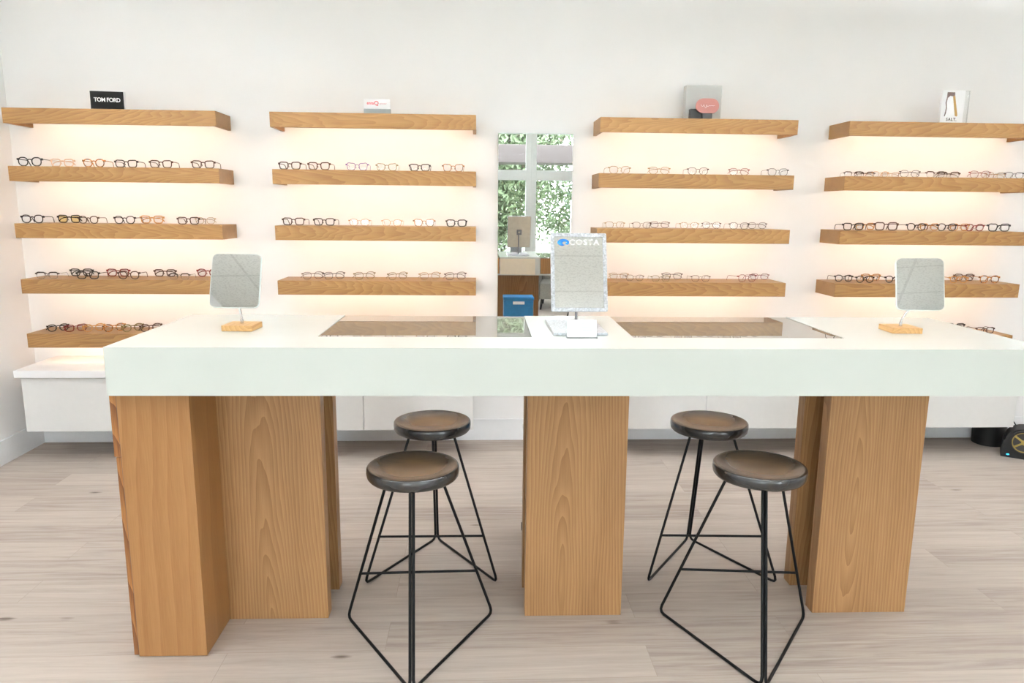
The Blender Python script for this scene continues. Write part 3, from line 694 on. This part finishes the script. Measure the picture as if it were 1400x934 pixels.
# ------------------------------------------------------------------ things on the counter
def stand_mirror(loc, rz, mirror_c, w, h, tilt, yaw, roll, rod_top, label):
    t = empty('table_mirror', loc, rz); tag(t, label, 'mirror', 'small swivel mirrors on oak blocks')
    MB().box(-.056, .056, -.055, .055, 0, .021, .002).build('base', M['bamboo'], t)
    inv = Matrix.Rotation(-rz, 4, 'Z')
    mc = inv @ (Vector(mirror_c)-Vector(loc))
    mt = Matrix.Translation(mc) @ Matrix.Rotation(yaw-rz, 4, 'Z') @ Matrix.Rotation(roll, 4, 'Y') @ Matrix.Rotation(tilt, 4, 'X')
    MB().prism(rrect(w, h, .022), 0, .006, mt, True).build('mirror_back', M['mirror_edge'], t)
    MB().prism(rrect(w-.006, h-.006, .019), -.0012, -.0003, mt).build('mirror_glass', M['mirror'], t)
    hub = mt @ Vector((0, .016, -h*.30))
    a = Vector((rod_top[0], rod_top[1], .021)); b = Vector((a.x, a.y, hub.z*.55))
    arc = [(1-f)*(1-f)*a+2*f*(1-f)*b+f*f*hub for f in [i/10 for i in range(11)]]
    MB().tube(arc, .0045, 16).tube([hub+Vector((0, 0.006, 0)), mt @ Vector((0, .004, -h*.30))], .010, 12).build('rod', M['chrome'], t)
    MB().lathe([(.0062, 0), (.0062, .016), (.0, .0162)], 16, (a.x, a.y, .0205)).build('rod_socket', M['chrome'], t)
stand_mirror((-.868, -2.088, zT+.0003), R(-3), (-.877, -2.105, 1.297), .182, .202, R(-17), R(-3), R(.5), (0, .0), 'rounded square swivel mirror on oak block, at the left counter end')
stand_mirror((1.616, -2.113, zT+.0003), R(-3), (1.661, -2.135, 1.300), .171, .201, R(-15), R(-11), R(-1), (.0, .0), 'rounded square swivel mirror on oak block, at the right counter end')

t = empty('display_mirror', (.374, -2.06, zT+.0003), 0); tag(t, 'silver-framed rectangular counter mirror with a blue wave logo', 'mirror')
MB().box(-.100, .096, -.160, .165, 0, .010, .0015).build('base_plate', M['silver_frame'], t)
MB().tube([(.006, .032, .010), (.006, .032, .20)], .0052, 12).build('rod', M['steel_dark'], t)
mt = Matrix.Translation((.011, -.022, .068)) @ Matrix.Rotation(R(-18), 4, 'X')
fw_, fh_ = .214, .303
MB().ring(rrect(fw_, fh_, .004, 2, 0, fh_/2), rrect(fw_-.028, fh_-.028, .003, 2, 0, fh_/2), -.006, .008, mt).build('mirror_frame', M['silver_frame'], t)
MB().box(-fw_/2+.012, fw_/2-.012, -.002, .001, .012, fh_-.012, mtx=mt).build('mirror_glass', M['mirror'], t)
MB().box(-fw_/2+.003, fw_/2-.003, .0082, .0095, .003, fh_-.003, mtx=mt).build('backing_board', M['kraft'], t)
MB().ring(rrect(.046, .046, .002, 2, 0, .15), rrect(.020, .020, .002, 2, 0, .15), .0096, .017, mt).build('bracket', M['steel_dark'], t)
# wave logo: blue ellipse with a curling white bite
N_ = 40; pts = []
for i in range(N_+1):
    a = R(-35)+R(300)*i/N_; pts.append((.0225*math.cos(a), .0135*math.sin(a)))
a_end = pts[-1]
bite = [(.006, -.0095), (-.002, -.0075), (-.004, -.001), (.002, .0035), (.010, .0035), (.0155, -.001), (.0115, -.0005), (.0080, -.0025), (.0085, -.0060), (.0125, -.0085)]
poly = pts+bite
lo = mt @ Matrix.Translation((-.058, 0, fh_-.036))
MB().prism(poly, -.0032, -.0022, lo).build('wave_logo', M['blue_ink'], t)
lt = lettering('lettering', 'COSTA', .030, M['white_ink'], t, mt @ Vector((.022, -.0028, fh_-.036)), weight=.0004, sx=1.1, spacing=1.12)
lt.rotation_euler = (PI/2-R(18), 0, 0)

t = empty('card_holder', (.367, -2.262, zT+.0003), R(0)); tag(t, 'small white card in a clear holder before the silver-framed mirror', 'card holder')
lean = Matrix.Rotation(R(-14), 4, 'X')
MB().box(-.050, .056, -.0012, .0012, .002, .064, mtx=lean).build('card', M['white_paper'], t)
h_ = MB(); h_.box(-.052, .058, .0014, .0034, 0, .062, mtx=lean); h_.box(-.052, .058, -.012, .022, 0, .0018); h_.build('acrylic_holder', M['acrylic'], t)
ln = MB()
for k, (za, zb, xa, xb) in enumerate(((.047, .051, .004, .042), (.036, .040, .004, .036), (.025, .029, .006, .040))):
    ln.box(xa, xb, -.0018, -.0012, za, zb, mtx=lean)
ln.build('lettering', M['grey_ink'], t)

# ------------------------------------------------------------------ floor things at the right wall
t = empty('fan_heater', (3.56, -.405, 0), R(-36)); tag(t, 'black portable fan with brass spokes on the floor by the right cabinet', 'fan')
def P2(w, h, r): return rrect(w, h, r, 8, 0, h/2)
bd = [(-.115, .0), (.115, .0), (.118, .015), (.112, .11)]+[(.102*math.cos(R(a)), .115+.083*math.sin(R(a))) for a in range(0, 181, 12)]+[(-.112, .11), (-.118, .015)]
MB().prism(bd, -.075, .075, None, False).build('fan_body', M['plastic_black'], t)
circ = lambda r, n=40: [(r*math.cos(2*PI*i/n), .112+r*math.sin(2*PI*i/n)) for i in range(n)]
MB().ring(circ(.080), circ(.068), -.090, -.0752).build('fan_ring', M['plastic_black'], t)
MB().prism(circ(.067), -.0775, -.0752).build('fan_grille', M['ink'], t)
sk = MB()
for a in (35, 145, 215, 325):
    sk.box(0, .066, -.004, .0, -.006, .006, .001, Matrix.Translation((0, -.078, .112)) @ Matrix.Rotation(R(a), 4, 'Y'))
sk.ring(circ(.066), circ(.060), -.0815, -.0776)
sk.lathe([(.016, 0), (.016, .006), (0, .0062)], 20, mtx=Matrix.Translation((0, -.0776, .112)) @ Matrix.Rotation(PI/2, 4, 'X'))
sk.build('fan_spokes', M['brass'], t)
MB().prism([(-.078+.009*math.cos(2*PI*i/16), .020+.005*math.sin(2*PI*i/16)) for i in range(16)], -.0775, -.0752).build('indicator_light', M['led_blue'], t)
bn = empty('waste_bin', (3.525, -.13, 0)); tag(bn, 'round black waste bin pushed under the right cabinet', 'bin')
MB().lathe([(.092, 0), (.098, .004), (.104, .18), (.100, .18), (.094, .01), (0, .008)], 40).build('bin_body', M['plastic_black'], bn)
MB().lathe([(.101, .176), (.107, .176), (.107, .186), (.101, .186)], 40).build('bin_rim', M['plastic_black'], bn)
tag(MB().tube([(3.645, -.006, .62), (3.647, -.008, .5), (3.655, -.03, .38), (3.67, -.06, .27), (3.68, -.14, .16), (3.675, -.25, .09), (3.62, -.335, .075)], .0035, 8).build('power_cord', M['plastic_black']),
    'thin black cord hanging down the wall to the black fan', 'cord')

# ------------------------------------------------------------------ seen only in the wall mirror
t = empty('storage_box', (.355, -1.53, .545), 0); tag(t, 'blue plastic file box with carry handle on a small steel cart', 'box')
MB().box(-.128, .128, -.09, .09, 0, .225, .008).build('box_body', M['bluebox'], t)
MB().box(-.132, .132, -.094, .094, .225, .252, .006).build('box_lid', M['bluebox'], t)
MB().box(-.05, .05, .0905, .098, .19, .215, .003).build('handle', M['white_paper'], t)
k = empty('utility_cart', (.355, -1.53, 0), 0); tag(k, 'small steel utility cart standing behind the centre counter leg', 'cart')
MB().box(-.138, .138, -.11, .11, .525, .5445, .003).box(-.138, .138, -.11, .11, .16, .175, .003).build('tray', M['steel'], k)
for sx in (-1, 1):
    for sy in (-1, 1):
        MB().tube([(sx*.126, sy*.098, .045), (sx*.126, sy*.098, .53)], .008, 10).build('post', M['steel'], k)
        MB().lathe([(0, -.011), (.020, -.011), (.022, 0), (.020, .011), (0, .011)], 18, mtx=Matrix.Translation((sx*.126, sy*.098, .0225)) @ Matrix.Rotation(PI/2, 4, 'Y')).build('caster', M['plastic_black'], k)
a = empty('armchair', (1.35, -6.3, 0), R(8)); tag(a, 'low grey fabric armchair by the shop window', 'armchair')
MB().box(-.38, .38, -.36, .36, .16, .40, .03).build('seat', M['grey_fabric'], a)
MB().box(-.38, .38, -.46, -.32, .16, .72, .04).build('backrest', M['grey_fabric'], a)
for sx in (-1, 1):
    MB().box(sx*.38, sx*.48, -.44, .36, .12, .56, .03).build('armrest', M['grey_fabric'], a)
    for sy in (-1, 1): MB().tube([(sx*.34, sy*.30, .17), (sx*.36, sy*.33, 0)], [.022, .014], 10).build('leg', M['plastic_black'], a)

# ------------------------------------------------------------------ light and camera
w = bpy.data.worlds.new('World'); S.world = w; w.use_nodes = True
nt = w.node_tree; bg = nt.nodes['Background']
sky = nt.nodes.new('ShaderNodeTexSky'); sky.sky_type = 'HOSEK_WILKIE'; sky.turbidity = 6; sky.ground_albedo = .5; sky.sun_direction = (.3, -.35, .88)
mxn = nt.nodes.new('ShaderNodeMix'); mxn.data_type = 'RGBA'; mxn.inputs['Factor'].default_value = .75; mxn.inputs['B'].default_value = (.93, .97, 1., 1)
nt.links.new(sky.outputs[0], mxn.inputs['A']); nt.links.new(mxn.outputs['Result'], bg.inputs['Color'])
bg.inputs['Strength'].default_value = 11.
for i in range(6):
    l = bpy.data.lights.new('window_portal', 'AREA'); l.shape = 'RECTANGLE'; l.size = 1.02; l.size_y = 2.55; l.cycles.is_portal = True
    o = bpy.data.objects.new('window_portal', l); COL.objects.link(o)
    o.location = ((bx[i]+bx[i+1])/2, YF-.11, 1.445); o.rotation_euler = (-PI/2, 0, 0)
S.cycles.max_bounces = 12; S.cycles.diffuse_bounces = 6; S.cycles.glossy_bounces = 6; S.cycles.transparent_max_bounces = 24
S.cycles.caustics_reflective = False; S.cycles.caustics_refractive = False
S.cycles.sample_clamp_indirect = 8.

cam = bpy.data.cameras.new('camera'); co = bpy.data.objects.new('camera', cam); COL.objects.link(co)
cam.sensor_fit = 'HORIZONTAL'; cam.sensor_width = 36.; cam.lens = 991.737/1400*36.
fwd = Vector((.04777356, .98228748, -.1811877)); rt = Vector((.99885753, -.04677154, .00980133)); up = Vector((-.0011533, .18144895, .98339969))
mw = Matrix.Identity(4)
for i in range(3): mw[i][0] = rt[i]; mw[i][1] = up[i]; mw[i][2] = -fwd[i]
mw.translation = (0, -4.7787, 1.5667)
co.matrix_world = mw; cam.clip_start = .02; cam.clip_end = 200
S.camera = co
S.view_settings.view_transform = 'Standard'; S.view_settings.look = 'None'; S.view_settings.gamma = 1.; S.view_settings.use_curve_mapping = False
S.view_settings.exposure = 1.2
